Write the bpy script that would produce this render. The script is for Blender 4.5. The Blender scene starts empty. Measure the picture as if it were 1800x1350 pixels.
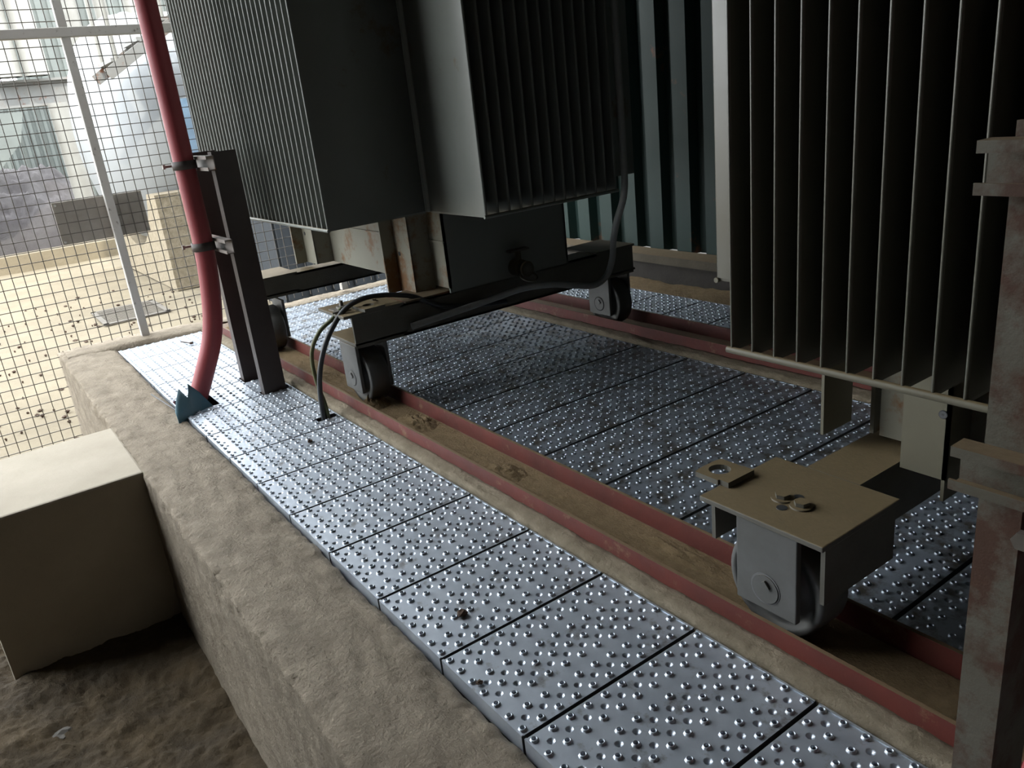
import bpy, bmesh, math, random
from mathutils import Vector, Matrix, Euler, noise
random.seed(7)
D=bpy.data; COL=bpy.context.scene.collection
# ------------------------------------------------------------------ helpers
class MB:
    def __init__(s): s.v=[]; s.f=[]; s.sm=[]
    def add(s,vs,fs,smooth=False,M=None):
        b=len(s.v)
        for v in vs:
            v=Vector(v); s.v.append(tuple(M@v if M else v))
        for f in fs: s.f.append([b+i for i in f]); s.sm.append(smooth)
        return s
    def box(s,x0,x1,y0,y1,z0,z1,M=None,bev=0):
        if bev:
            bm=bmesh.new(); bmesh.ops.create_cube(bm,size=1)
            for v in bm.verts: v.co=Vector((x0+(v.co.x+.5)*(x1-x0),y0+(v.co.y+.5)*(y1-y0),z0+(v.co.z+.5)*(z1-z0)))
            bmesh.ops.bevel(bm,geom=bm.edges[:],offset=bev,segments=2,affect='EDGES',profile=.5)
            bm.verts.index_update()
            s.add([v.co.copy() for v in bm.verts],[[v.index for v in f.verts] for f in bm.faces],False,M); bm.free(); return s
        vs=[(x,y,z) for x in(x0,x1) for y in(y0,y1) for z in(z0,z1)]
        return s.add(vs,[(0,1,3,2),(4,6,7,5),(0,4,5,1),(2,3,7,6),(0,2,6,4),(1,5,7,3)],False,M)
    def prism(s,poly,z0,z1,M=None,smooth=False):   # poly in xy, extruded along z, then M
        n=len(poly)
        vs=[(x,y,z0) for x,y in poly]+[(x,y,z1) for x,y in poly]
        s.add(vs,[(i,(i+1)%n,n+(i+1)%n,n+i) for i in range(n)],smooth,M)
        s.add(vs,[list(range(n))[::-1],list(range(n,2*n))],False,M); return s
    def ring(s,prof,n=24,M=None,smooth=True):      # lathe about z: prof [(r,z)]
        vs=[];k=len(prof)
        for i in range(n):
            a=2*math.pi*i/n
            for r,z in prof: vs.append((r*math.cos(a),r*math.sin(a),z))
        fs=[(i*k+j,((i+1)%n)*k+j,((i+1)%n)*k+j+1,i*k+j+1) for i in range(n) for j in range(k-1)]
        return s.add(vs,fs,smooth,M)
    def cyl(s,c,r,h,axis='z',n=24,ch=.0):
        c=Vector(c)
        M=Matrix.Translation(c)@{'z':Matrix(),'x':Matrix.Rotation(math.pi/2,4,'Y'),'y':Matrix.Rotation(-math.pi/2,4,'X')}[axis]
        ch=min(ch,r*.5,h*.4)
        p=[(1e-4,-h/2),(r-ch,-h/2),(r-ch,-h/2),(r,-h/2+ch),(r,-h/2+ch),(r,h/2-ch),(r,h/2-ch),(r-ch,h/2),(r-ch,h/2),(1e-4,h/2)]
        return s.ring(p,n,M)
    def tube(s,pts,r,n=12,caps=True):
        pts=[Vector(p) for p in pts]; rs=r if isinstance(r,(list,tuple)) else [r]*len(pts)
        up=Vector((0,0,1)) ; vs=[]; prev=None
        for i,p in enumerate(pts):
            t=(pts[min(i+1,len(pts)-1)]-pts[max(i-1,0)]).normalized()
            if prev is None:
                a=t.cross(up) if abs(t.dot(up))<.95 else t.cross(Vector((1,0,0)))
                a.normalize()
            else:
                a=prev-t*prev.dot(t); a.normalize()
            prev=a; b=t.cross(a)
            for j in range(n):
                q=2*math.pi*j/n; vs.append(p+(a*math.cos(q)+b*math.sin(q))*rs[i])
        m=len(pts)
        s.add(vs,[(i*n+j,i*n+(j+1)%n,(i+1)*n+(j+1)%n,(i+1)*n+j) for i in range(m-1) for j in range(n)],True)
        if caps: s.add(vs,[list(range(n))[::-1],[(m-1)*n+j for j in range(n)]])
        return s
    def build(s,name,mat,parent=None):
        me=D.meshes.new(name); me.from_pydata(s.v,[],s.f); me.validate()
        bm=bmesh.new(); bm.from_mesh(me); bmesh.ops.recalc_face_normals(bm,faces=bm.faces); bm.to_mesh(me); bm.free()
        for p,k in zip(me.polygons,s.sm): p.use_smooth=k
        me.materials.append(mat); o=D.objects.new(name,me); COL.objects.link(o)
        if parent:
            o.parent=parent; o.matrix_parent_inverse=Matrix.Identity(4)
            w=Vector((0,0,0)); q=parent
            while q: w+=q.location; q=q.parent
            o.location=-w
        return o
def tag(o,label=None,cat=None,group=None,kind=None):
    if label:o['label']=label
    if cat:o['category']=cat
    if group:o['group']=group
    if kind:o['kind']=kind
    return o
def thing(name,loc,label,cat,group=None):
    o=D.objects.new(name,None); o.empty_display_size=.05; COL.objects.link(o); o.location=loc
    return tag(o,label,cat,group)
def copy_tree(o,parent=None):
    c=o.copy(); COL.objects.link(c)
    if parent: c.parent=parent
    for ch in [x for x in list(D.objects) if x.parent==o]: copy_tree(ch,c)
    return c
def smooth_path(pts,k=8):
    pts=[Vector(p) for p in pts]; out=[]
    P=[pts[0]*2-pts[1]]+pts+[pts[-1]*2-pts[-2]]
    for i in range(1,len(P)-2):
        a,b,c,d=P[i-1:i+3]
        for j in range(k):
            t=j/k
            out.append(.5*((2*b)+(c-a)*t+(2*a-5*b+4*c-d)*t*t+(3*b-a-3*c+d)*t**3))
    out.append(pts[-1]); return out
def fbm(x,y,z=0,o=4): return noise.fractal(Vector((x,y,z)),1.0,2.0,o)
# ------------------------------------------------------------------ materials
def rgb(c): return (*c,1)
def mat(name,base,rough=.6,metal=0.,var=.25,scale=8.,dust=0.,dustcol=(.34,.25,.14),rust=0.,rustcol=(.16,.06,.025),bump=.0,bscale=60.,spec=.5,rust_scale=9.,stretch=None,base2=None):
    K=.8 if metal>.55 else .55
    sc_=lambda c:tuple(min(.9,q*K) for q in c)
    base=sc_(base);dustcol=sc_(dustcol);rustcol=sc_(rustcol);base2=sc_(base2) if base2 else None
    m=D.materials.new(name); m.use_nodes=True; nt=m.node_tree; N=nt.nodes; L=nt.links; N.clear()
    out=N.new('ShaderNodeOutputMaterial'); b=N.new('ShaderNodeBsdfPrincipled'); L.new(b.outputs[0],out.inputs[0])
    tc=N.new('ShaderNodeTexCoord'); src=tc.outputs['Object']
    if stretch:
        mp=N.new('ShaderNodeMapping'); mp.inputs['Scale'].default_value=stretch; L.new(src,mp.inputs[0]); src=mp.outputs[0]
    def noi(sc,det=6,ro=.6):
        n=N.new('ShaderNodeTexNoise'); n.inputs['Scale'].default_value=sc; n.inputs['Detail'].default_value=det; n.inputs['Roughness'].default_value=ro; L.new(src,n.inputs['Vector']); return n.outputs['Fac']
    def ramp(f,a,c):
        r=N.new('ShaderNodeMapRange'); r.inputs[1].default_value=a; r.inputs[2].default_value=c; L.new(f,r.inputs[0]); return r.outputs[0]
    def mix(f,a,c):
        x=N.new('ShaderNodeMix'); x.data_type='RGBA'
        if isinstance(f,float): x.inputs[0].default_value=f
        else: L.new(f,x.inputs[0])
        for i,q in((6,a),(7,c)):
            if isinstance(q,tuple): x.inputs[i].default_value=rgb(q)
            else: L.new(q,x.inputs[i])
        return x.outputs[2]
    def mul(a,c):
        x=N.new('ShaderNodeMath'); x.operation='MULTIPLY'; L.new(a,x.inputs[0])
        if isinstance(c,float): x.inputs[1].default_value=c
        else: L.new(c,x.inputs[1])
        return x.outputs[0]
    n1=noi(scale)
    c2=base2 or tuple(x*(1-var) for x in base)
    col=mix(ramp(n1,.3,.7),base,c2); rg=None; mt=None
    if rust:
        f=ramp(noi(rust_scale,8,.7),.62-.3*rust,.72-.3*rust); col=mix(f,col,mix(noi(40),rustcol,tuple(x*1.8 for x in rustcol)))
        mt=f
    if dust:
        g=N.new('ShaderNodeNewGeometry'); sx=N.new('ShaderNodeSeparateXYZ'); L.new(g.outputs['Normal'],sx.inputs[0])
        f=ramp(sx.outputs[2],.55,.95); f=mul(f,ramp(noi(14,6,.7),.62-dust*.6,.75-dust*.45)); col=mix(f,col,mix(noi(70),dustcol,tuple(x*.7 for x in dustcol)))
    L.new(col,b.inputs['Base Color'])
    rr=N.new('ShaderNodeMapRange'); rr.inputs[3].default_value=max(0,rough-.1); rr.inputs[4].default_value=min(1,rough+.12); L.new(noi(scale*2.3),rr.inputs[0])
    L.new(rr.outputs[0],b.inputs['Roughness'])
    b.inputs['Metallic'].default_value=metal; b.inputs['Specular IOR Level'].default_value=spec
    if bump:
        bp=N.new('ShaderNodeBump'); bp.inputs['Strength'].default_value=bump; bp.inputs['Distance'].default_value=.01; L.new(noi(bscale,8,.65),bp.inputs['Height']); L.new(bp.outputs[0],b.inputs['Normal'])
    return m
M={}
M['galv']=mat('galvanised_steel',(.76,.83,.92),.42,.70,base2=(.58,.65,.74),scale=16,spec=.5,dust=.12,dustcol=(.3,.28,.26))
M['seam_shade']=mat('shaded_plank_side',(.16,.17,.18),.7,.3)  # long plank sides: seam shade put into a darker steel colour
M['galv_in']=mat('plank_underside',(.05,.055,.06),.6,.0)
M['kerb']=mat('kerb_concrete',(.62,.52,.39),.95,base2=(.37,.305,.22),scale=14,bump=1.,bscale=85)
M['step']=mat('step_render',(.85,.76,.61),.9,base2=(.66,.58,.45),scale=3,bump=.2,bscale=30)
M['strip']=mat('strip_concrete',(.44,.37,.26),.95,base2=(.27,.22,.14),scale=22,bump=.6,bscale=70)
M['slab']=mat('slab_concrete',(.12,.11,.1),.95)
M['soil']=mat('dark_soil',(.17,.12,.06),1.,base2=(.08,.058,.032),scale=6,bump=1.,bscale=55)
M['yard']=mat('yard_sand',(.34,.285,.19),1.,base2=(.25,.205,.135),scale=2.2,bump=.6,bscale=24)
M['red']=mat('red_oxide_paint',(.25,.043,.028),.6,base2=(.16,.032,.022),scale=9,rust=.12,rustcol=(.24,.13,.07),rust_scale=16,bump=.12,bscale=60,dust=.95,dustcol=(.36,.24,.13))
M['sand']=mat('sand',(.44,.31,.16),1.,base2=(.31,.21,.10),scale=40,bump=.8,bscale=150)
M['tank']=mat('grey_transformer_paint',(.36,.39,.35),.42,base2=(.32,.345,.31),scale=4,spec=.5,dust=.5)
M['finl']=mat('grey_fin_paint',(.34,.36,.33),.42,base2=(.29,.31,.28),scale=4,spec=.5,rust=.1,rustcol=(.16,.09,.04),rust_scale=5)
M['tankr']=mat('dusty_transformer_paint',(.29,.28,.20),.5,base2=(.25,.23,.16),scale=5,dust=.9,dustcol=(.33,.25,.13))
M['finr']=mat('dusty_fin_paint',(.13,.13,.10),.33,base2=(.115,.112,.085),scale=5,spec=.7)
M['skirt']=mat('stained_skirt_paint',(.43,.42,.33),.6,base2=(.36,.34,.26),scale=4,rust=.34,rustcol=(.22,.11,.04),rust_scale=6,dust=.7)
M['truck']=mat('dusty_truck_steel',(.23,.22,.18),.6,base2=(.16,.15,.12),scale=9,dust=.85,dustcol=(.38,.285,.15),bump=.12,bscale=160)
M['cast']=mat('cast_wheel_grey',(.25,.25,.24),.55,.3,base2=(.19,.19,.175),scale=14,dust=.3)
M['beamtop']=mat('rusty_beam',(.2,.18,.13),.7,rust=.6,dust=.9)
M['brown']=mat('brown_primer',(.10,.075,.065),.6,base2=(.075,.055,.05),scale=8,bump=.05)
M['edge']=mat('pale_primer',(.42,.38,.35),.6,base2=(.33,.28,.25),scale=20,rust=.2)
M['rpost']=mat('rusty_grey_post',(.22,.21,.165),.7,base2=(.16,.15,.11),scale=9,rust=.55,rustcol=(.085,.04,.022),rust_scale=7,dust=.8,bump=.15,bscale=60)
M['cable']=mat('red_cable_sheath',(.60,.10,.12),.5,base2=(.52,.09,.10),scale=6,dust=.3,dustcol=(.4,.3,.25))
M['rubber']=mat('black_rubber',(.05,.055,.06),.45,base2=(.07,.075,.08),scale=12)
M['gy']=mat('green_yellow_sheath',(.20,.17,.04),.5,base2=(.13,.18,.08),scale=7)
M['conduit']=mat('grey_conduit',(.55,.56,.53),.4,base2=(.45,.46,.44),scale=30)
M['blue']=mat('blue_sheet',(.13,.36,.50),.5,base2=(.26,.42,.48),scale=9)
M['clamp']=mat('zinc_clamp',(.45,.42,.38),.5,.5,base2=(.3,.27,.23),scale=20)
M['fence']=mat('fence_paint',(.9,.87,.82),.6,base2=(.8,.76,.70),scale=9,rust=.12,rustcol=(.1,.07,.04),rust_scale=26)
M['wire']=mat('fence_wire',(.32,.29,.25),.6,.3)
M['board']=mat('blank_board',(.85,.80,.72),.8,base2=(.68,.62,.53),scale=14)
M['wall']=mat('green_sheet',(.030,.068,.058),.5,.0,base2=(.024,.055,.048),scale=3,spec=.25,rust=.05,rust_scale=5)
M['dark']=mat('dark_cladding',(.035,.035,.033),.8)
M['plinth']=mat('plinth_concrete',(.10,.09,.08),.95,bump=.3)
M['ledge']=mat('dusty_ledge',(.2,.17,.12),.9,dust=.9,bump=.3)
M['white']=mat('white_tank_paint',(.36,.38,.39),.5,base2=(.33,.35,.365),scale=2)
M['steelw']=mat('pale_steel',(.36,.36,.33),.6,base2=(.30,.29,.26),scale=4)
M['steelg']=mat('grey_steel',(.33,.34,.33),.7,base2=(.27,.26,.24),scale=4,rust=.15)
M['cladding']=mat('pale_cladding',(.22,.25,.235),.6,base2=(.17,.19,.18),scale=3)
M['bluep']=mat('blue_barrel',(.09,.16,.23),.5)
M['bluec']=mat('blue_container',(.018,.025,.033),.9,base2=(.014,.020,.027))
M['rock']=mat('grey_rock',(.17,.16,.16),.95,base2=(.10,.09,.095),scale=3,bump=.6)
M['grate']=mat('drain_bars',(.24,.215,.18),.8)
M['galvd']=mat('dirty_galvanised_steel',(.60,.67,.76),.42,.72,base2=(.42,.48,.56),scale=9,spec=.5,dust=.27,dustcol=(.22,.195,.16))
M['crumb']=mat('brown_crumb',(.10,.055,.03),.9)
M['pebble']=mat('grey_pebble',(.28,.26,.23),.9)
M['chalk']=mat('white_pebble',(.7,.68,.62),.9)
# ------------------------------------------------------------------ setting
def grid(name,x0,x1,y0,y1,nx,ny,fz,m,parent=None):
    vs=[];fs=[]
    for i in range(nx+1):
        for j in range(ny+1):
            x=x0+(x1-x0)*i/nx;y=y0+(y1-y0)*j/ny; vs.append((x,y,fz(x,y)))
    for i in range(nx):
        for j in range(ny):
            a=i*(ny+1)+j; fs.append((a,a+ny+1,a+ny+2,a+1))
    b=MB();b.add(vs,fs,True); return b.build(name,m,parent)
# ground inside the bay (dark soil) and the yard beyond the fence
def soilz(x,y): return -.50+.022*fbm(x*2,y*2,3)+.012*fbm(x*11,y*11,1)-.03*max(0,min(1,(x-.2)/.5))
def soilf(x,y):
    e=min(1,max(0,min(x+.5,2.0-x,y+1.5)/.1))
    return soilz(x,y)+.001+e*(.005*fbm(x*34,y*34,6)+.0035*max(0,fbm(x*70,y*70,2)))
b=MB();gx=[(-1.66,-.5,-2.66,-.2,40,70),(2.0,5.6,-2.66,-.2,60,70),(-.5,2.0,-2.66,-1.5,60,40)]
for (a,c,d,e,n,m_) in gx:
    vs=[(a+(c-a)*i/n,d+(e-d)*j/m_,soilz(a+(c-a)*i/n,d+(e-d)*j/m_)) for i in range(n+1) for j in range(m_+1)]
    b.add(vs,[(i*(m_+1)+j,(i+1)*(m_+1)+j,(i+1)*(m_+1)+j+1,i*(m_+1)+j+1) for i in range(n) for j in range(m_)],True)
a,c,d,e,n,m_=-.5,2.0,-1.5,-.2,380,200
vs=[(a+(c-a)*i/n,d+(e-d)*j/m_,soilf(a+(c-a)*i/n,d+(e-d)*j/m_)) for i in range(n+1) for j in range(m_+1)]
b.add(vs,[(i*(m_+1)+j,(i+1)*(m_+1)+j,(i+1)*(m_+1)+j+1,i*(m_+1)+j+1) for i in range(n) for j in range(m_)],True)
o=b.build('floor',M['soil']);tag(o,kind='structure')
o=grid('ground',-40,-1.66,-30,30,120,160,lambda x,y:-.51+.03*fbm(x*.5,y*.5)+(.012*fbm(x*3,y*3,2)),M['yard']); tag(o,kind='structure')
o=grid('ground',-1.66,12,-30,-2.66,60,80,lambda x,y:-.51+.03*fbm(x*.5,y*.5),M['yard']); tag(o,kind='structure')
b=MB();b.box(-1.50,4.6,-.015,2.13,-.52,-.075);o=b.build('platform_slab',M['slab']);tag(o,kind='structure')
# kerb running along the left of the platform and returning under the fence
def kerb_profile():
    return [(-.232,-.62),(-.229,-.30),(-.228,-.10),(-.2275,-.014),(-.2265,-.004),(-.222,.001),(-.20,.003),(-.17,.004),(-.14,.003),(-.11,.004),(-.08,.003),(-.05,.0),(-.018,-.002),(-.004,-.008),(-.002,-.05),(-.002,-.12)]
def refine(p,n):
    out=[]
    for a,c in zip(p[:-1],p[1:]):
        k=max(1,int(math.hypot(a[0]-c[0],a[1]-c[1])/n))
        for i in range(k): out.append((a[0]+(c[0]-a[0])*i/k,a[1]+(c[1]-a[1])*i/k))
    return out+[p[-1]]
pr=refine(kerb_profile(),.009)
vs=[];fs=[];nx=640;x0,x1=-1.74,4.6
for i in range(nx+1):
    x=x0+(x1-x0)*i/nx
    drop=-.017*max(0,min(1,(x-.35)/1.3))+.010*max(0,min(1,(-.6-x)/.6))
    for (y,z) in pr:
        top=1 if z>-.06 else 0
        edge=1.1*math.exp(-((y+.225)/.012)**2)+.8*math.exp(-((y+.015)/.03)**2)
        n=.0024*fbm(x*4,y*9,1)+.0032*fbm(x*9+y*22,y*30,5)+.0022*fbm(x*55,y*80,5)+edge*.009*min(.3,fbm(x*30,y*30,9))
        zz=z+(drop+n if top else drop*max(0,(z+.3)/.3) if z>-.3 else 0)
        yy=y+(.003*fbm(x*5,z*5,4)+edge*.005*fbm(x*25,z*25,2))*(1 if top else .6)
        vs.append((x,yy,zz))
k=len(pr)
for i in range(nx):
    for j in range(k-1): fs.append((i*k+j,(i+1)*k+j,(i+1)*k+j+1,i*k+j+1))
b=MB();b.add(vs,fs,True);b.add([vs[j] for j in range(k)],[list(range(k))]);o=b.build('platform_kerb',M['kerb']);tag(o,kind='structure')
def farz(x,y): return .014-.024*max(0,min(1,(y-.1)/.5))+.006*fbm(x*8,y*5,3)+.003*fbm(x*30,y*30,1)
vs=[];fs=[];ny=260;pf=[(-1.745,-.62),(-1.742,-.05),(-1.735,0),(-1.70,.006),(-1.66,.006),(-1.60,.006),(-1.56,.004),(-1.535,0),(-1.525,-.02),(-1.523,-.12)]
pf=refine(pf,.014);k=len(pf)
for i in range(ny+1):
    y=-.205+(2.9)*i/ny
    for (x,z) in pf:
        xx=x-(.034*max(0,min(1,(y-.40)/.1)) if x>-1.58 else 0)+(.006*fbm(y*6,z*4,8) if x>-1.56 else .006*fbm(y*7,z,2)); vs.append((xx,y,z+(farz(x,y) if z>-.03 else 0)))
for i in range(ny):
    for j in range(k-1): fs.append((i*k+j,(i+1)*k+j,(i+1)*k+j+1,i*k+j+1))
b=MB();b.add(vs,fs,True);o=b.build('fence_kerb',M['kerb']);tag(o,kind='structure')
# concrete step block outside the kerb
b=MB();b.box(-.375,.137,-.70,-.222,-.56,.001,bev=.007);o=b.build('concrete_step',M['step']);tag(o,'smooth rendered concrete block step standing against the outer side of the kerb','step')
# concrete strips bedding the rails
def strip(name,y0,y1,zt,x0=-1.5,x1=2.9):
    n=300;vs=[];fs=[];pf=refine([(y0,-.08),(y0,zt-.006),(y0+.006,zt),(y1,zt+.003),(y1,-.08)],.008);k=len(pf)
    for i in range(n+1):
        x=x0+(x1-x0)*i/n
        for (y,z) in pf:
            q=fbm(x*9,y*30,2)*.004+fbm(x*40,y*40,7)*.0025
            vs.append((x,y+(q*.8 if y<y1-.002 else 0),z+(q if z>zt-.02 else 0)))
    for i in range(n):
        for j in range(k-1): fs.append((i*k+j,(i+1)*k+j,(i+1)*k+j+1,i*k+j+1))
    b=MB();b.add(vs,fs,True);o=b.build(name,M['strip']);tag(o,kind='structure')
strip('rail_bedding',.392,.430,.018)
strip('rail_bedding',1.503,1.548,.016)
strip('rail_bedding',.584,.592,-.004); strip('rail_bedding',1.712,1.722,-.004)
# rear plinth, ledge, corrugated sheet wall
o=grid('back_kerb',-1.5,4.4,2.125,2.40,240,24,lambda x,y:-.004+.012*fbm(x*4,y*5)+.006*fbm(x*22,y*22,1),M['sand']);tag(o,kind='structure')
b=MB();b.box(-1.5,4.4,2.30,2.7,-.5,.088);o=b.build('back_plinth',M['plinth']);tag(o,kind='structure')
b=MB();b.box(-1.5,4.4,2.285,2.42,.088,.128);o=b.build('trim_1',M['ledge']);tag(o,kind='structure')
P=.188;prof=[]
x=-1.72
while x<5.6:
    prof+=[(x,2.43),(x+.094,2.43),(x+.112,2.475),(x+.166,2.475)]; x+=P
b=MB();n=len(prof)
vs=[(px,py,.118) for px,py in prof]+[(px,py,3.5) for px,py in prof]+[(px,py+.02,.118) for px,py in prof]+[(px,py+.02,3.5) for px,py in prof]
b.add(vs,[(i,i+1,n+i+1,n+i) for i in range(n-1)]+[(2*n+i,3*n+i,3*n+i+1,2*n+i+1) for i in range(n-1)])
o=b.build('wall_back',M['wall']);tag(o,kind='structure')
b=MB();b.box(5.6,5.7,-2.7,2.7,-.6,3.5);o=b.build('wall_right',M['dark']);tag(o,kind='structure')
b=MB();b.box(-.6,5.7,-2.75,-2.65,-.6,3.5);o=b.build('light_blocking_wall',M['dark']);tag(o,kind='structure')  # unseen wall, added to cut the light from the open front side
b=MB();b.box(-.7,5.8,-2.8,2.8,3.1,3.2);b.box(-2.2,-.7,.3,2.8,3.1,3.2);o=b.build('light_shaping_ceiling',M['dark']);tag(o,kind='structure')  # unseen roof, its L-shaped outline made up to steer the sky light
# ------------------------------------------------------------------ perforated planks
PW=.0183
def plank_mesh(name,L,holes=()):
    W=.2425; cells=13; bx=(W-cells*PW)/2
    ny=int((L-.003)/PW); ny-= (ny+1)%2; by=(L-ny*PW)/2
    xs=[0]+[bx+PW*i for i in range(cells+1)]+[W]; ys=[0]+[by+PW*i for i in range(ny+1)]+[L]
    bm=bmesh.new(); cache={}
    def V(x,y,z):
        key=(round(x,5),round(y,5),round(z,5))
        if key not in cache: cache[key]=bm.verts.new((x,y,z))
        return cache[key]
    n=12
    for i in range(len(xs)-1):
        for j in range(len(ys)-1):
            x0,x1,y0,y1=xs[i],xs[i+1],ys[j],ys[j+1]; cx,cy=(x0+x1)/2,(y0+y1)/2
            if any(h[0]<cx<h[1] and h[2]<cy<h[3] for h in holes): continue
            a,c=i-1,j-1; inner=0<=a<cells and 0<=c<ny
            kind=None
            if inner:
                if a%2==0 and c%2==0: kind='R'
                elif a%2==1 and c%2==1 and (a-1)//2 in (0,2,3,5): kind='D'
            if not kind:
                bm.faces.new([V(x0,y0,0),V(x1,y0,0),V(x1,y1,0),V(x0,y1,0)]); continue
            co=[(x1,cy),(x1,y1),(cx,y1),(x0,y1),(x0,cy),(x0,y0),(cx,y0),(x1,y0)]
            m8=8; R=[(.0080,0),(.0062,.0032),(.0054,.0042),(.0044,.0039),(.0038,.0),(.0036,-.012)] if kind=='R' else [(.0074,0),(.0050,-.0020),(.0032,-.0040),(.0019,-.0050),(.0017,-.009)]
            prev=[V(px,py,0) for px,py in co]
            for r,z in R:
                cur=[bm.verts.new((cx+r*math.cos(k*math.pi/4),cy+r*math.sin(k*math.pi/4),z)) for k in range(m8)]
                for k in range(m8):
                    f=bm.faces.new([prev[k],prev[(k+1)%8],cur[(k+1)%8],cur[k]]); f.smooth=not(r==R[0][0])
                prev=cur
    # folded sides and end plates
    h=.034
    for (p,q) in (((0,0),(W,0)),((W,0),(W,L)),((W,L),(0,L)),((0,L),(0,0))):
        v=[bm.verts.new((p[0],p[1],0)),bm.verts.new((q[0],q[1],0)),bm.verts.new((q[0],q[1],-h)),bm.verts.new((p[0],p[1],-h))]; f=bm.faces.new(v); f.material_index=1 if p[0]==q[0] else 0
    # weld lip on the ends
    for yy in (0,L-.004):
        v=[bm.verts.new((xx,y2,zz)) for xx in(.0,W) for y2 in(yy,yy+.004) for zz in(0,.0018)]
        for f in ((0,1,3,2),(4,6,7,5),(0,4,5,1),(2,3,7,6),(1,5,7,3)): bm.faces.new([v[t] for t in f])
    bmesh.ops.recalc_face_normals(bm,faces=bm.faces)
    me=D.meshes.new(name); bm.to_mesh(me); bm.free(); me.materials.append(M['galv']); me.materials.append(M['seam_shade']); return me
ORD=['first','second','third','fourth','fifth','sixth','seventh','eighth','ninth','tenth','eleventh','twelfth','thirteenth','fourteenth','fifteenth','sixteenth','seventeenth','eighteenth','nineteenth','twentieth']
def plank(me,x,y,label,group):
    o=D.objects.new('perforated_plank',me); COL.objects.link(o); o.location=(x,y,0); tag(o,label,'plank',group); return o
LF=.388
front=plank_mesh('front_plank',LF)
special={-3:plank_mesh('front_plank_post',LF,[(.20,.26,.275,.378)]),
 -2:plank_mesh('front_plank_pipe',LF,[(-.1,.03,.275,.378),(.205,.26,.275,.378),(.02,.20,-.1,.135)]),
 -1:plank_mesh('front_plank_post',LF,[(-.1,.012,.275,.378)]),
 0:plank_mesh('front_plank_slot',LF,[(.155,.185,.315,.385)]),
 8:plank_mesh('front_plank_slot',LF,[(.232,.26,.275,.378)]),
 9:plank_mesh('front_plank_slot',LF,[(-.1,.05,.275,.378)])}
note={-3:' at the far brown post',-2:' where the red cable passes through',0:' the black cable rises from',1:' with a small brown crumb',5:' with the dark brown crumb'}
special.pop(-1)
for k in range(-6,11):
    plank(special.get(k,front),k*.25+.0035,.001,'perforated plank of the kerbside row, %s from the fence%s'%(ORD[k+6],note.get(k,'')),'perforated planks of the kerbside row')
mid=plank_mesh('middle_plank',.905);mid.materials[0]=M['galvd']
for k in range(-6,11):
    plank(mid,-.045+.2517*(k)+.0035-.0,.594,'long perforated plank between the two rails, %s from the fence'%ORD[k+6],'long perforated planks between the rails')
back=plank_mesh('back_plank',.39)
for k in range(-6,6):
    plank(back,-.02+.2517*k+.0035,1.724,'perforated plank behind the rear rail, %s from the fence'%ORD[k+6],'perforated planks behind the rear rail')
# ------------------------------------------------------------------ rails (U channels, open upwards)
def rail(y0,y1,label):
    t=.008;zt=.058;zf=.014
    b=MB();b.prism([(y0,-.03),(y1,-.03),(y1,zt),(y1-t,zt),(y1-t-.004,zf),(y0+t+.004,zf),(y0+t,zt),(y0,zt)],-1.49,2.95,Matrix(((0,0,1,0),(1,0,0,0),(0,1,0,0),(0,0,0,1))))
    o=b.build('rail_channel',M['red']);tag(o,label,'rail')
rail(.430,.584,'red oxide steel channel rail nearest the kerb, filled with sand dust')
rail(1.548,1.712,'red oxide steel channel rail nearest the green sheet wall')
def heap(x,y,z,rx,ry,h,label,seed,n=26):
    vs=[];fs=[]
    for i in range(n+1):
        for j in range(n+1):
            u=i/n*2-1;v=j/n*2-1;d=math.hypot(u,v)
            q=max(0,1-d*d); zz=h*q*(.55+.9*abs(fbm(u*3+seed,v*3,seed,3)))+ (.003*fbm(u*9,v*9,seed) if q>0 else 0)
            vs.append((u*rx,v*ry,zz-.003))
    for i in range(n):
        for j in range(n): a=i*(n+1)+j; fs.append((a,a+n+1,a+n+2,a+1))
    b=MB();b.add(vs,fs,True);o=b.build('sand_heap',M['sand']);o.location=(x,y,z);tag(o,label,'sand','sand heaps lying in the kerbside rail',); return o
heap(.50,.508,.014,.10,.062,.030,'crumbly sand heap in the rail in front of the far wheel',1)
heap(.98,.505,.014,.095,.060,.018,'low crumbled sand heap in the rail midway between the two front wheels',4)
heap(1.22,.512,.014,.06,.045,.010,'small sand patch in the rail below the third long plank seam',8)
heap(1.58,.535,.014,.16,.044,.014,'long flat sand drift in the rail running up to the near wheel',6)
heap(-.17,.51,.014,.12,.055,.016,'sand heap in the rail between the brown stand and the far wheel',9)
heap(.24,.50,.014,.06,.055,.045,'sand piled against the foot of the far front wheel',11)
# thin film of sand over the channel web
for (y0,y1) in ((.447,.567),):
    o=grid('sand_film',-1.4,2.6,y0,y1,200,10,lambda x,y:.0155+.0022*fbm(x*9,y*25,2)+.004*max(0,fbm(x*2.2,y*9,5)),M['sand']);tag(o,'thin film of brown sand covering the floor of the kerbside rail','sand',kind='stuff')
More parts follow.
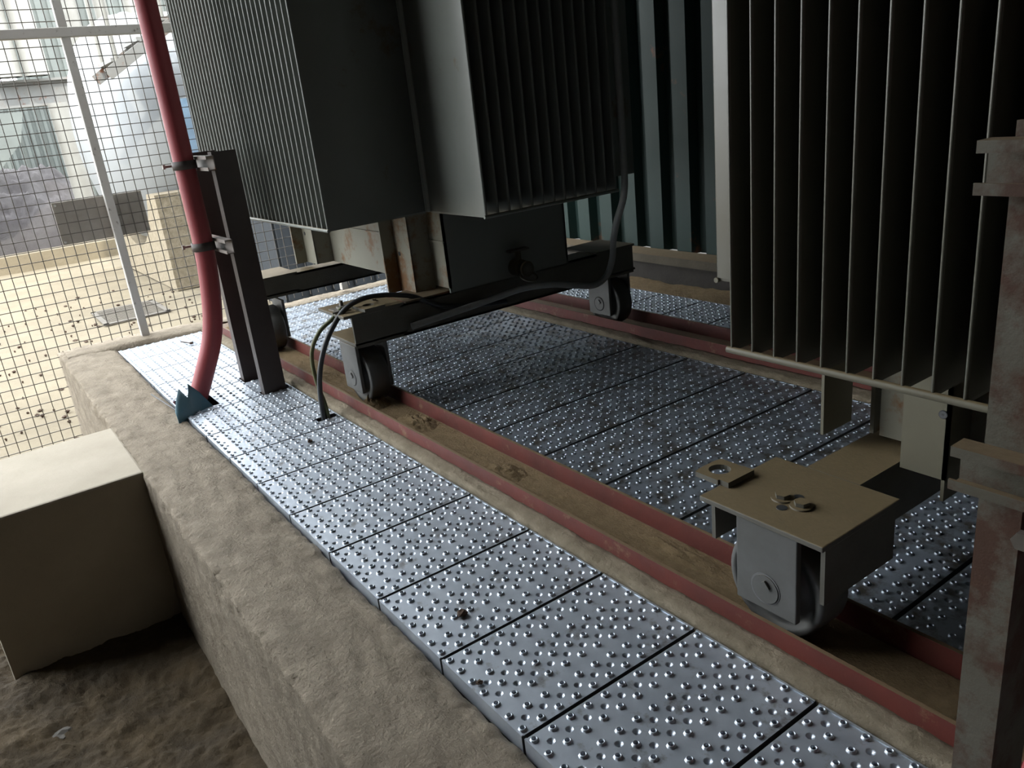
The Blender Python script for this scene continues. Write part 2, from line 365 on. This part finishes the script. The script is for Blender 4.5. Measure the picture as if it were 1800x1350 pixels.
# ------------------------------------------------------------------ transformers
def wheel(parent,x,y,cz=.112,R=.095,m='cast'):
    b=MB();Mx=Matrix.Translation((x,y,cz))@Matrix.Rotation(-math.pi/2,4,'X')
    w=.035
    b.ring([(.02,-w),(.055,-w),(.058,-w+.008),(.078,-w+.008),(.080,-w),(R-.004,-w),(R,-w+.004),(R,w-.004),(R-.004,w),(.08,w),(.078,w-.008),(.058,w-.008),(.055,w),(.02,w)],40,Mx)
    return b.build('wheel',M[m],parent)
def bracket(parent,x,y0,y1,z0,z1,wx=.06,ax=.112,mm='cast'):
    br=None
    for yy in (y0,y1):
        b=MB();b.box(x-wx,x+wx,yy-.006,yy+.006,z0,z1,bev=.002)
        br=b.build('wheel_bracket',M[mm],parent)
        b=MB();yo=yy-.0065 if yy==y0 else yy+.0065
        b.prism([(.026*math.cos(q*math.pi/14),.026*math.sin(q*math.pi/14)) for q in range(28)],-.0016,.0016,Matrix.Translation((x,yo,ax))@Matrix.Rotation(math.pi/2,4,'X'))
        b.box(x-.013,x+.003,yo-.006,yo+.004,ax+.004,ax+.013,Matrix.Translation((x,yo,ax))@Matrix.Rotation(.9,4,'Y')@Matrix.Translation((-x,-yo,-ax)))
        b.build('axle_cap',M[mm],br)
        b=MB();b.cyl((x,yo+(.0006 if yy==y0 else -.0006),ax),.0292,.0018,'y',28);b.build('axle_seam',M['rubber'],br)
    return br
def fins_y(parent,m,xs,yt,yr,z0,z1,name='cooling_fin',th=.0045):
    # fins standing in planes of constant x, tip at yt, root at yr
    me=None
    for x in xs:
        if me is None:
            b=MB(); s=1 if yr>yt else -1
            b.prism([(-th,yr),(-th,yt+s*th)]+[(-th*math.cos(q*math.pi/6),yt+s*th*(1-math.sin(q*math.pi/6))) for q in range(1,6)]+[(th,yt+s*th),(th,yr)],z0,z1,None,True)
            # pinched, welded foot of the fin
            b.box(-th*.5,th*.5,min(yt,yr),max(yt,yr),z0-.006,z0)
            me=b.build(name,m,parent); base=me.location.copy(); me.location=base+Vector((x,0,0)); continue
        c=me.copy(); COL.objects.link(c); c.parent=parent; c.location=base+Vector((x,0,0))
def fins_x(parent,m,ys,xt,xr,z0,z1,name='cooling_fin',th=.0045):
    me=None
    for y in ys:
        if me is None:
            b=MB(); s=1 if xr>xt else -1
            b.prism([(xr,-th),(xt+s*th,-th)]+[(xt+s*th*(1-math.sin(q*math.pi/6)),-th*math.cos(q*math.pi/6)) for q in range(1,6)]+[(xt+s*th,th),(xr,th)],z0,z1,None,True)
            b.box(min(xt,xr),max(xt,xr),-th*.5,th*.5,z0-.006,z0)
            me=b.build(name,m,parent); base=me.location.copy(); me.location=base+Vector((0,y,0)); continue
        c=me.copy(); COL.objects.link(c); c.parent=parent; c.location=base+Vector((0,y,0))
# ---- left transformer
T=thing('transformer',(-.33,1.08,0),'grey transformer by the mesh fence, with fine close-set cooling fins lit along their edges','transformer')
ZB=.612;ZT=2.35
b=MB();b.box(-.93,.268,.782,1.372,ZB-.004,ZT,bev=.01);b.build('tank',M['tank'],T)
fins_y(T,M['finl'],[.25-.0402*i for i in range(31)],.438,.784,ZB,ZT-.1)
fins_x(T,M['finl'],[.80+.0430*i for i in range(13)],.590,.266,ZB,ZT-.1)
fins_y(T,M['finl'],[.25-.0402*i for i in range(31)],1.72,1.370,ZB,ZT-.1)
b=MB();b.tube([(-.975,.440,ZB-.004),(.258,.440,ZB-.004)],.0055,8);tag(b.build('fin_tie_rod',M['tank'],T))
b=MB();b.tube([(.588,.792,ZB-.004),(.588,1.325,ZB-.004)],.0055,8);b.build('fin_tie_rod',M['tank'],T)
# skirt below the tank
b=MB();b.box(-.72,.27,.828,.836,.345,ZB);b.box(-.72,.27,.822,.830,.50,.506);o=b.build('tank_skirt',M['skirt'],T)
b=MB();b.box(.262,.270,.828,1.345,.33,ZB);b.build('tank_skirt',M['tank'],T)
b=MB();b.box(-.72,-.712,.78,1.345,.345,ZB);b.build('tank_skirt',M['skirt'],T)
b=MB();b.box(-.72,.27,1.337,1.345,.345,ZB);b.build('tank_skirt',M['skirt'],T)
def leg(parent,x0,y0,ym,yb,w,z0,z1,m):
    b=MB();b.box(x0,x0+.006,y0,ym,z0,z1);b.box(x0,x0+w,ym-.003,ym+.003,z0,z1);b.box(x0+w-.006,x0+w,ym,yb,z0,z1)
    o=b.build('jacking_leg',m,parent)
    b=MB();b.cyl((x0+w*.30,ym-.0035,z0+(z1-z0)*.48),.0075,.002,'y',14);b.build('bolt_hole',M['rubber'],o)
    return o
leg(T,.055,.700,.752,.828,.115,.328,ZB,M['skirt'])
leg(T,-.815,.700,.752,.828,.115,.348,ZB,M['skirt'])
# near-end truck of the left transformer: C channel beam with two end plates
def truckL(dx,far=False):
    zb=.246 if far else .222
    b=MB();b.box(.242+dx,.250+dx,.466,1.69,zb,.330)                      # web
    b.box(.145+dx,.250+dx,.64,1.50,.322,.330); b.box(.145+dx,.250+dx,.64,1.50,zb,zb+.008)
    o=b.build('truck_beam',M['truck'],T)
    for y0,y1 in ((.438,.655),(1.50,1.70)):
        b=MB();b.box(.045+dx,.252+dx,y0,y1,.326,.336,bev=.002);b.build('top_plate',M['truck'],o)
        b=MB();b.box(.036+dx,.250+dx,y0+.025,y1,zb+.008,zb+.018,bev=.002);b.build('bottom_plate',M['truck'],o)
    for y0 in (.466,1.56):
        wheel(T,.185+dx,y0+.052); bracket(T,.185+dx,y0,y0+.104,.068,.230,.062)
    return o
beam=truckL(0);beam2=truckL(-.955,True)
b=MB();b.box(.10,.256,.66,.86,.3305,.336);o=b.build('rust_scale',M['beamtop'],beam);tag(o,'flaking orange rust on the beam top')
# eye plate, bolts on the near-end top plate
def eye_plate(cx,cy,z,w,l,r,ang,parent,m):
    b=MB();n=20;out=[];inn=[]
    for i in range(n):
        a=2*math.pi*i/n; c,s=math.cos(a),math.sin(a)
        k=min(w/abs(c) if abs(c)>1e-6 else 9,l/abs(s) if abs(s)>1e-6 else 9)
        out.append((c*k,s*k));inn.append((c*r,s*r))
    Mx=Matrix.Translation((cx,cy,z))@Matrix.Rotation(ang,4,'Z');t=.010
    vs=[(x,y,0) for x,y in out]+[(x,y,0) for x,y in inn]+[(x,y,t) for x,y in out]+[(x,y,t) for x,y in inn]
    fs=[]
    for i in range(n):
        j=(i+1)%n; fs+=[(i,j,n+j,n+i),(2*n+i,3*n+i,3*n+j,2*n+j),(i,2*n+i,2*n+j,j),(n+i,n+j,3*n+j,3*n+i)]
    b.add(vs,fs,False,Mx);return b.build('pulling_eye',m,parent)
eye_plate(.215,.545,.337,.05,.04,.019,0,beam,M['truck'])
def hexbolt(x,y,z,parent,m,r=.013,h=.010):
    b=MB();b.prism([(r*math.cos(k*math.pi/3+.3),r*math.sin(k*math.pi/3+.3)) for k in range(6)],0,h,Matrix.Translation((x,y,z)));b.cyl((x,y,z+.0015),r*1.5,.003,'z',18);return b.build('bolt',m,parent)
hexbolt(.14,.60,.336,beam,M['truck'],.009,.008);hexbolt(.165,.575,.336,beam,M['truck'],.009,.008)
# earthing clamp
b=MB();b.cyl((.155,.478,.350),.007,.036,'z',12,.001);b.cyl((.155,.478,.346),.018,.010,'z',6,.001);b.box(.12,.19,.462,.494,.336,.341);b.prism([(.12,.445),(.16,.448),(.19,.43),(.185,.47),(.13,.47)],.338,.343);o=b.build('earth_clamp',M['clamp'],beam)
# drain valve
b=MB();b.cyl((.295,1.10,.365),.03,.05,'x',20,.003);b.cyl((.33,1.10,.365),.012,.03,'x',14);b.cyl((.345,1.10,.365),.028,.01,'x',20,.002);b.cyl((.30,1.10,.405),.010,.05,'z',12);b.box(.285,.315,1.06,1.14,.425,.432);b.ring([(.030,0),(.034,.004),(.030,.008),(.026,.004),(.030,0)],18,Matrix.Translation((.35,1.10,.335))@Matrix.Rotation(.4,4,'Y'));b.build('drain_valve',M['truck'],T)
# ---- right transformer
T2=thing('transformer',(2.4,1.08,0),'dusty beige transformer on the right, its wide-set cooling fins standing over the near wheel','transformer')
Z2=.533
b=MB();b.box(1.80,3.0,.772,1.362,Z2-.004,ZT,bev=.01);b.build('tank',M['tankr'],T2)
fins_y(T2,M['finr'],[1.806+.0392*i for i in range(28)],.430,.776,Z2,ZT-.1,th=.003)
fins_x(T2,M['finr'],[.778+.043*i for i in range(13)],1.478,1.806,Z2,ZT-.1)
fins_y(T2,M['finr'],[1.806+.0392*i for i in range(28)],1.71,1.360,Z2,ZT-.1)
b=MB();b.tube([(1.797,.432,Z2-.005),(2.875,.432,Z2-.005)],.0058,8);b.build('fin_tie_rod',M['tankr'],T2)
b=MB();b.tube([(1.480,.770,Z2-.005),(1.480,1.305,Z2-.005)],.0058,8);b.build('fin_tie_rod',M['tankr'],T2)
b=MB();b.box(1.82,3.0,.832,.840,.252,Z2);b.build('tank_skirt',M['skirt'],T2)
b=MB();b.box(1.80,1.808,.832,1.345,.252,Z2);b.build('tank_skirt',M['skirt'],T2)
b=MB();b.box(1.905,1.985,.757,.763,.240,Z2);b.box(1.979,1.985,.757,.832,.200,Z2);o=b.build('jacking_leg',M['tankr'],T2)
b=MB();b.cyl((1.974,.7565,.36),.0075,.002,'y',14);b.cyl((1.935,.7565,.475),.005,.002,'y',14);b.build('bolt_hole',M['rubber'],o)
b=MB();b.box(1.750,1.756,.748,.840,.262,Z2);b.build('jacking_leg',M['tankr'],T2)
b=MB();b.box(1.792,1.897,.648,1.49,.234,.243);b.box(1.889,1.897,.62,1.52,.125,.236);b.box(1.792,1.800,.62,1.52,.125,.236)
nb=b.build('truck_beam',M['truck'],T2)
for (y0,y1) in ((.436,.648),(1.49,1.70)):
    b=MB();b.box(1.725,1.970,y0,y1,.233,.243,bev=.002);o=b.build('top_plate',M['truck'],nb)
    b=MB();b.box(1.956,1.964,y0+.016,y1-.002,.128,.233);b.build('side_plate',M['truck'],nb)
    b=MB();b.box(1.738,1.746,y0+.016,y1-.06,.158,.233);b.build('side_plate',M['truck'],nb)
eye_plate(1.697,.522,.2432,.030,.036,.020,.0,nb,M['truck'])
b=MB();b.box(1.720,1.744,.49,.56,.243,.2535);b.build('eye_weld_plate',M['truck'],nb)
hexbolt(1.833,.523,.243,nb,M['truck']);hexbolt(1.872,.521,.243,nb,M['truck'])
for (x,y) in ((1.852,.495),(1.850,.543)):
    b=MB();b.cyl((x,y,.2432),.009,.0015,'z',16);b.build('bolt_hole',M['rubber'],nb)
for y0 in (.446,1.56):
    wheel(T2,1.862,y0+.052); bracket(T2,1.862,y0,y0+.104,.074,.233,.060,.116)
# ------------------------------------------------------------------ cable stands, cables
def chan_post(x,y0,y1,z0,z1,m,edge=None,parent=None,name='post',fl=.042,t=.007):
    b=MB();b.box(x-t,x,y0,y1,z0,z1);b.box(x-fl,x-t,y0,y0+t,z0,z1);b.box(x-fl,x-t,y1-t,y1,z0,z1)
    o=b.build(name,m,parent);return o
def strut(x0,x1,y0,y1,z0,z1,m,parent):
    t=.003;lip=.011
    b=MB();b.box(x0,x1,y1-t,y1,z0,z1);b.box(x0,x1,y0,y1-t,z1-t,z1);b.box(x0,x1,y0,y1-t,z0,z0+t)
    b.box(x0,x1,y0,y0+t,z1-lip,z1-t);b.box(x0,x1,y0,y0+t,z0+t,z0+lip)
    return b.build('strut_channel',m,parent)
def stand(xa,xb,m,ms,label,zz):
    S=thing('cable_stand',(xa,.32,-.05),label,'stand')
    chan_post(xa,.284,.366,-.073,.866,m,parent=S)
    chan_post(xb,.284,.366,-.073,.866,m,parent=S)
    lo,hi=min(xa,xb)-.062,max(xa,xb)+.02
    for z in zz: strut(lo,hi,.258,.284,z-.024,z+.024,ms,S)
    return S
SL=stand(-.245,-.488,M['brown'],M['edge'],'brown steel stand of two channel posts clamping the red cable on the far planks',(.553,.832))
SR=stand(2.292,2.54,M['rpost'],M['rpost'],'rusted pale grey cable stand of channel posts at the right edge of the photo',(.530,.828))
def clampp(x,y,z,r,parent):
    b=MB();b.ring([(r+.001,-.014),(r+.006,-.014),(r+.006,.014),(r+.001,.014),(r+.001,-.014)],28,Matrix.Translation((x,y,z)))
    b.box(x-r-.035,x-r-.004,y-.016,y-.010,z-.014,z+.014);b.box(x-r-.035,x-r-.004,y+.010,y+.016,z-.014,z+.014)
    o=b.build('pipe_clamp',M['brown'],parent)
    b=MB();b.tube([(x-r-.024,y-.055,z),(x-r-.024,y+.028,z)],.0045,8);b.prism([(.009*math.cos(k*math.pi/3),.009*math.sin(k*math.pi/3)) for k in range(6)],-.004,.004,Matrix.Translation((x-r-.024,y-.055,z))@Matrix.Rotation(math.pi/2,4,'X'))
    b.prism([(.009*math.cos(k*math.pi/3),.009*math.sin(k*math.pi/3)) for k in range(6)],-.004,.004,Matrix.Translation((x-r-.024,y-.021,z))@Matrix.Rotation(math.pi/2,4,'X'))
    b.build('clamp_bolt',M['clamp'],o)
RC=.0345
cp=[(-.375,.222,2.6),(-.375,.222,1.35),(-.373,.222,1.05),(-.372,.222,.83),(-.371,.222,.69),(-.371,.222,.555),(-.374,.213,.415),(-.38,.196,.29),(-.388,.172,.20),(-.402,.132,.105),(-.418,.092,.015),(-.43,.05,-.07)]
b=MB();b.tube(smooth_path(cp,6),RC,20);o=b.build('power_cable',M['cable']);tag(o,'thick red cable clamped to the brown stand and bending down into the planks','cable')
for z in (.553,.832): clampp(-.371,.222,z,RC,SL)
b=MB();b.tube(smooth_path([(x+2.77,y,z) for x,y,z in cp if z<2],6),RC,20);o=b.build('power_cable',M['cable']);tag(o,'thick red cable cut off by the bottom right corner of the photo','cable')
for z in (.530,.828): clampp(2.399,.222,z,RC,SR)
# black cable and green-yellow earth wire rising through the slot in the planks
pb=[(.178,.338,-.07),(.180,.338,.05),(.188,.348,.15),(.198,.375,.235),(.205,.415,.300),(.203,.468,.348),(.205,.53,.368),(.21,.60,.366),(.225,.67,.352),(.238,.71,.338),(.264,.74,.318),(.266,.80,.29),(.266,.95,.262),(.268,1.05,.25)]
b=MB();b.tube(smooth_path(pb,6),.0085,12);o=b.build('cable',M['rubber']);tag(o,'black cable looping from the plank slot up over the far wheel truck','cable')
b=MB();b.tube(smooth_path([(.180,.352,-.07),(.178,.352,.04),(.155,.345,.13),(.146,.352,.22),(.160,.385,.285),(.172,.43,.318),(.170,.470,.346)],6),.007,10);o=b.build('earth_wire',M['gy']);tag(o,'green and yellow earth wire beside the black cable, clamped to the far wheel truck','wire')
# grey conduit hanging beside the +x fin bank
pc=[(.600,1.345,1.9),(.600,1.345,1.2),(.600,1.345,.75),(.592,1.348,.60),(.52,1.375,.50),(.45,1.415,.42),(.43,1.42,.345),(.42,1.395,.285),(.41,1.34,.262),(.40,1.26,.278),(.38,1.18,.297),(.34,1.08,.300),(.31,.98,.285),(.295,.86,.272),(.285,.74,.262),(.275,.66,.255)]
b=MB();b.tube(smooth_path(pc,6),.0115,14);o=b.build('conduit',M['conduit']);tag(o,'grey conduit hanging under the fins of the fence-side transformer and bending along its beam','conduit')
# blue sheet wrapped round the foot of the left cable
def sheet(name,rows,m,t=.0012):
    vs=[];k=len(rows[0]);fs=[]
    for r in rows: vs+=[Vector(p) for p in r]
    for i in range(len(rows)-1):
        for j in range(k-1): a=i*k+j; fs.append((a,a+1,a+k+1,a+k))
    b=MB();b.add(vs,fs,True);o=b.build(name,m);md=o.modifiers.new('t','SOLIDIFY');md.thickness=t;md.offset=0;return o
rows=[]
base=[(-.205,-.036),(-.222,-.012),(-.240,.008),(-.252,.022),(-.254,.034),(-.264,.056),(-.276,.080),(-.288,.104)]
apex=[(-.235,-.034,.035),(-.260,-.016,.070),(-.284,.004,.098),(-.272,.024,.062),(-.275,.032,.080),(-.296,.040,.104),(-.300,.072,.062),(-.292,.104,.004)]
for k in range(6):
    u=k/5; rows.append([(bx+(ax-bx)*u+.010*math.sin(u*3)*(1 if i<4 else -.3),by+(ay-by)*u,-.02+(az+.02)*u) for i,((bx,by),(ax,ay,az)) in enumerate(zip(base,apex))])
o=sheet('wrapping_sheet',rows,M['blue']);tag(o,'crumpled blue sheet wrapped round the foot of the red cable by the kerb','sheet')
# thin rod lying on the kerb
b=MB();b.tube([(-.577,-.042,.020),(-.30,-.012,.012)],.003,6);o=b.build('steel_rod',M['rubber']);tag(o,'thin dark rod lying on the kerb beside the blue sheet','rod')
# ------------------------------------------------------------------ fence, board
F=thing('mesh_fence',(-1.66,.16,0),'pale welded mesh fence with grey posts closing the far end of the platform','fence')
def wires(y0,y1,z0,z1,name,xw):
    b=MB();r=.0017
    y=.011+.047*math.ceil((y0-.011)/.047)
    while y<y1: b.box(xw-r,xw+r,y-r,y+r,z0,z1); y+=.047
    z=.503+.05*math.ceil((z0-.503)/.05)
    while z<z1: b.box(xw-r-.003,xw+r-.003,y0,y1,z-r,z+r); z+=.05
    return b.build(name,M['wire'],F)
w=wires(-2.6,2.42,.025,3.3,'wire_mesh',-1.66)
w=wires(-2.6,-.225,-.47,.025,'wire_mesh',-1.66)
for y in (-1.0,.160,1.237,2.38):
    b=MB();b.box(-1.659,-1.622,y-.0185,y+.0185,.012 if y>-.2 else -.5,3.3,bev=.003);b.build('fence_post',M['fence'],F)
b=MB();b.box(-1.655,-1.619,-2.6,2.42,1.384,1.424,bev=.003);b.build('fence_rail',M['fence'],F)
b=MB();b.box(-1.672,-1.668,-.078,.312,.507,.700,bev=.001);o=b.build('notice_board',M['board']);tag(o,'blank grey rectangular board tied to the back of the mesh fence','board')
for y in (-.065,.30):
    for z in (.520,.687):
        b=MB();b.cyl((-1.665,y,z),.005,.006,'x',10);b.build('fixing',M['chalk'],o)
# ------------------------------------------------------------------ yard beyond the fence
def tanklathe():
    W=thing('storage_tank',(-7,1.0,-.5),'big white horizontal storage tank in the yard behind the fence','tank')
    R=1.15;pf=[(1e-3,0),(.35,.03),(.65,.10),(.9,.22),(1.06,.38),(1.13,.52),(R,.70),(R,6.0),(1e-3,6.3)]
    Mx=Matrix.Translation((-7.0,.86,1.0))@Matrix.Rotation(-math.pi/2,4,'X')
    b=MB();b.ring(pf,56,Mx);b.build('shell',M['white'],W)
    b=MB();b.ring([(R,.69),(R+.012,.69),(R+.012,.73),(R,.73)],56,Mx);b.build('weld_band',M['white'],W)
    for y in (1.45,4.6):
        n=16;poly=[(-1.35,-.5),(1.35,-.5),(1.35,.42)]+[(1.16*math.sin(a),1.0-1.16*math.cos(a)) for a in [math.radians(60-120*i/n) for i in range(n+1)]]+[(-1.35,.42)]
        b=MB();b.prism([(x,z) for x,z in poly],y-.27,y+.17,Matrix(((1,0,0,-7.0),(0,0,1,0),(0,1,0,0),(0,0,0,1))));b.build('saddle',M['strip'],W)
    return W
TANK=tanklathe()
b=MB();b.cyl((-5.2,1.57,.35),.16,1.75,'z',28,.05);o=b.build('barrel',M['bluep']);tag(o,'tall blue barrel in the yard seen beside the fins of the transformer','barrel')
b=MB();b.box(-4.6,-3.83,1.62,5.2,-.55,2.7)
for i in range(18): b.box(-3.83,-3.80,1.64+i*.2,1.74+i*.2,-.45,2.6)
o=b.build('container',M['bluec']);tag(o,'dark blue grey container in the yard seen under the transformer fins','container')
# process structure
def ibeam(x,y0,y1,z,h,w,m,nm,label,cat):
    b=MB();b.box(x-w/2,x+w/2,y0,y1,z-h/2,z-h/2+.03);b.box(x-w/2,x+w/2,y0,y1,z+h/2-.03,z+h/2);b.box(x-.015,x+.015,y0,y1,z-h/2,z+h/2);o=b.build(nm,m);tag(o,label,cat)
X=-10.5
ibeam(X,-3.0,1.62,1.66,.34,.25,M['steelg'],'steel_beam','grey horizontal steel beam across the yard structure, left of the white tank','beam')
cols=[(.42,.09,'leftmost slim pale column'),(.72,.16,'thick white column next right of the leftmost slim one'),(1.05,.15,'grey column close left of the fence post')]
for y,r,lb in cols:
    b=MB();b.cyl((X+.35,y,3.35),r,3.0,'z',20);o=b.build('pipe_column',M['steelw']);tag(o,lb+' rising above the steel beam','column')
b=MB();b.tube([(X+.3,1.20,1.5),(X+.3,1.22,-.55)],.13,18);o=b.build('pipe',M['steelw']);tag(o,'pale vertical pipe below the steel beam beside the fence post','pipe')
b=MB();n=12
prof=[]
for i in range(14):
    y=.2+i*.1; prof+=[(y,0),(y+.06,0),(y+.07,.03),(y+.09,.03)]
k=len(prof);b.add([(X-2.9+d,y*1.15,-.55) for y,d in prof]+[(X-2.9+d,y*1.15,1.75) for y,d in prof],[(i,i+1,k+i+1,k+i) for i in range(k-1)]);o=b.build('cladding_panel',M['cladding']);md=o.modifiers.new('t','SOLIDIFY');md.thickness=.02;tag(o,'grey green corrugated panel hanging below the steel beam','panel')
b=MB();b.prism([(-1.3,1.42),(.74,1.42),(.62,1.05),(.15,.6),(-.8,.45),(-1.3,.45)],-.35,.35,Matrix(((0,0,1,X+.2),(1,0,0,0),(0,1,0,0),(0,0,0,1))));b.box(X-.12,X-.04,-1.1,-1.02,-.55,.7);b.box(X+.40,X+.48,-1.1,-1.02,-.55,.7);b.box(X+.40,X+.48,-.42,-.34,-.55,.8);b.box(X-.12,X-.04,-.42,-.34,-.55,.8);o=b.build('hopper',M['cladding']);tag(o,'pale hopper with a sloping bottom under the left end of the steel beam','hopper')
# stair climbing along the tank
SX=-5.45
def stringer(off):
    b=MB();L0=Vector((SX+off,.96,1.46));L1=Vector((SX+off,4.4,3.59));d=(L1-L0).normalized();u=Vector((0,-d.z,d.y))
    p=[L0-u*.045,L1-u*.045,L1+u*.045,L0+u*.045]
    b.add([q+Vector((s_,0,0)) for s_ in(-.02,.02) for q in p],[(0,1,2,3),(7,6,5,4),(0,4,5,1),(1,5,6,2),(2,6,7,3),(3,7,4,0)]);return b
for off in(-.3,.3): stringer(off).build('stair_stringer',M['steelg'],TANK)
for i in range(14):
    y=1.1+i*.24;z=1.56+i*.149; b=MB();b.box(SX-.29,SX+.29,y-.09,y+.09,z,z+.03);b.build('stair_tread',M['steelg'],TANK)
for off in(-.3,.3):
    b=MB();b.tube([(SX+off,1.0,2.3),(SX+off,4.4,4.4)],.022,8)
    for i in range(6): b.tube([(SX+off,1.05+i*.6,1.52+i*.372),(SX+off,1.05+i*.6,2.33+i*.372)],.02,8)
    b.build('handrail',M['steelw'],TANK)
for i,(y,r) in enumerate(((1.75,.10),(2.15,.09),(2.55,.09))):
    b=MB();b.tube([(X-.3,y,4.6),(X-.3,y,-.5)],r,14);o=b.build('pipe_column',M['steelw']);tag(o,['white column seen between the fence post and the staircase foot, nearest the post','white column seen behind the staircase, middle of three','white column seen behind the staircase, nearest the red cable'][i],'column')
b=MB();b.box(-14.2,-14,1.2,9,-.5,5.0)
for i in range(40): b.box(-14.0,-13.96,1.2+i*.19,1.29+i*.19,-.5,5.0)
o=b.build('shed',M['cladding']);tag(o,'pale corrugated shed behind the staircase in the yard','shed')
# rubble heaped below the hopper
random.seed(3)
def rub(x,y):
    d=max(0,1-((x+12.0)/1.0)**2)*max(0,1-((y-.0)/1.6)**4)
    c=noise.cell(Vector((x*2.3,y*2.3,1)))
    return -.56+1.15*d**.5+(.22*fbm(x*1.7,y*1.7,2)+.10*fbm(x*6,y*6,2) if d>0 else 0)
o=grid('rubble_heap',-13.0,-11.0,-1.6,1.6,70,110,rub,M['rock']);tag(o,'heap of grey rubble in the yard below the hopper and steel beam','rubble',kind='stuff')
b=MB();b.box(-9.75,-9.45,-2,2.2,-.55,-.30);o=b.build('low_wall',M['yard']);tag(o,'low sandy kerb wall in front of the rubble in the yard','wall')
# drain cover in the yard
G=MB();g0=(-4.9,.36);G.box(-5.45,-4.75,.36,.40,-.50,-.492);G.box(-5.45,-4.75,.86,.90,-.50,-.492);G.box(-5.45,-5.41,.36,.90,-.50,-.492);G.box(-4.79,-4.75,.36,.90,-.50,-.492)
for i in range(16): G.box(-5.41+i*.04,-5.395+i*.04,.40,.86,-.497,-.494)
o=G.build('drain_grating',M['grate']);tag(o,'rusty bar drain grating lying in the yard just behind the fence','grating')
# leaf litter and grit on the yard
b=MB();random.seed(11)
for i in range(260):
    x=-1.9-4.6*random.random()**1.4;y=-.8+2.4*random.random();r=.006+.014*random.random()**3;a=random.random()*6.28
    z=-.508+.03*fbm(x*.5,y*.5)+.012*fbm(x*3,y*3,2)
    pts=[(x+r*(1+.4*random.random())*math.cos(a+k*1.05)*(1.5 if k%3==0 else .8),y+r*(1+.4*random.random())*math.sin(a+k*1.05),z+.006+.006*random.random()) for k in range(6)]
    b.add(pts+[(x,y,z+.016),(x,y,z-.01)],[(k,(k+1)%6,6) for k in range(6)]+[((k+1)%6,k,7) for k in range(6)])
o=b.build('yard_litter',M['crumb']);tag(o,'dark leaf litter and grit scattered over the sandy yard behind the fence','litter',kind='stuff')
# ------------------------------------------------------------------ crumbs and stones
def lump(name,x,y,z,r,m,label,cat,seed,group=None,flat=.6):
    bm=bmesh.new();bmesh.ops.create_icosphere(bm,subdivisions=2,radius=1)
    for v in bm.verts:
        v.co*=r*(1+.6*noise.noise(v.co*1.7+Vector((seed*2.1,seed,0)))); v.co.z*=flat
    b=MB();bm.verts.index_update();b.add([v.co.copy() for v in bm.verts],[[v.index for v in f.verts] for f in bm.faces]);bm.free()
    o=b.build(name,m);o.location=(x,y,z+r*flat*.6);tag(o,label,cat,group)
lump('dry_crumb',1.416,.1,.003,.010,M['crumb'],'dark brown crumb in the middle of a near kerbside plank','crumb',1)
lump('dry_crumb',1.602,.018,.003,.006,M['crumb'],'small orange brown chip at the kerb end of a near plank','crumb',5,flat=.4)
lump('dry_crumb',.336,.225,.003,.008,M['crumb'],'small brown crumb on the plank next to the black cable','crumb',2)
lump('pebble',1.41,-.185,-.022,.008,M['crumb'],'brown pebble on the kerb near the bottom of the photo','pebble',3)
b=MB();b.tube([(-1.34,.255,.012),(-1.29,.282,.008),(-1.275,.292,.008)],.0025,6);b.cyl((-1.28,.288,.008),.009,.008,'z',8);o=b.build('twig',M['crumb']);tag(o,'small dark twig on the far bright planks beside the red cable','twig')
stones=[(.72,-.52,.022,'pebble','flat grey stone on the soil beside the step foot'),(1.02,-.33,.012,'chalk','small white stone on the soil close to the kerb wall'),(.98,-.50,.020,'pebble','grey stone in the middle of the dark soil'),(1.22,-.40,.018,'pebble','grey stone on the soil nearest the bottom edge of the photo'),(.45,-.62,.026,'pebble','dark angular stone in front of the step face'),(.40,-.80,.03,'pebble','grey stone at the outer corner of the step foot')]
for i,(x,y,r,m,lb) in enumerate(stones): lump('stone',x,y,-.525,r,M[m],lb,'stone',i+7,'stones on the dark soil',.5)
# ------------------------------------------------------------------ light, camera
w=D.worlds.new('World');bpy.context.scene.world=w;w.use_nodes=True
bg=w.node_tree.nodes['Background'];bg.inputs[0].default_value=(.93,.97,1,1);bg.inputs[1].default_value=4.2
s=D.lights.new('sun','SUN');s.energy=1.5;s.angle=.02;s.color=(1,.94,.82);so=D.objects.new('sun',s);COL.objects.link(so)
so.rotation_euler=Vector((-.80,.10,-.59)).to_track_quat('-Z','Y').to_euler()
cam=D.cameras.new('camera');co=D.objects.new('camera',cam);COL.objects.link(co)
co.location=(2.59665345,-.50557482,.93184987);co.rotation_euler=(1.22689186,.105718663,.948669352)
cam.sensor_width=36;cam.lens=1408.67395/1800*36;cam.clip_start=.01
sc=bpy.context.scene;sc.camera=co
sc.view_settings.view_transform='Standard';sc.view_settings.look='None';sc.view_settings.gamma=1;sc.view_settings.exposure=.92
sc.view_settings.use_curve_mapping=False
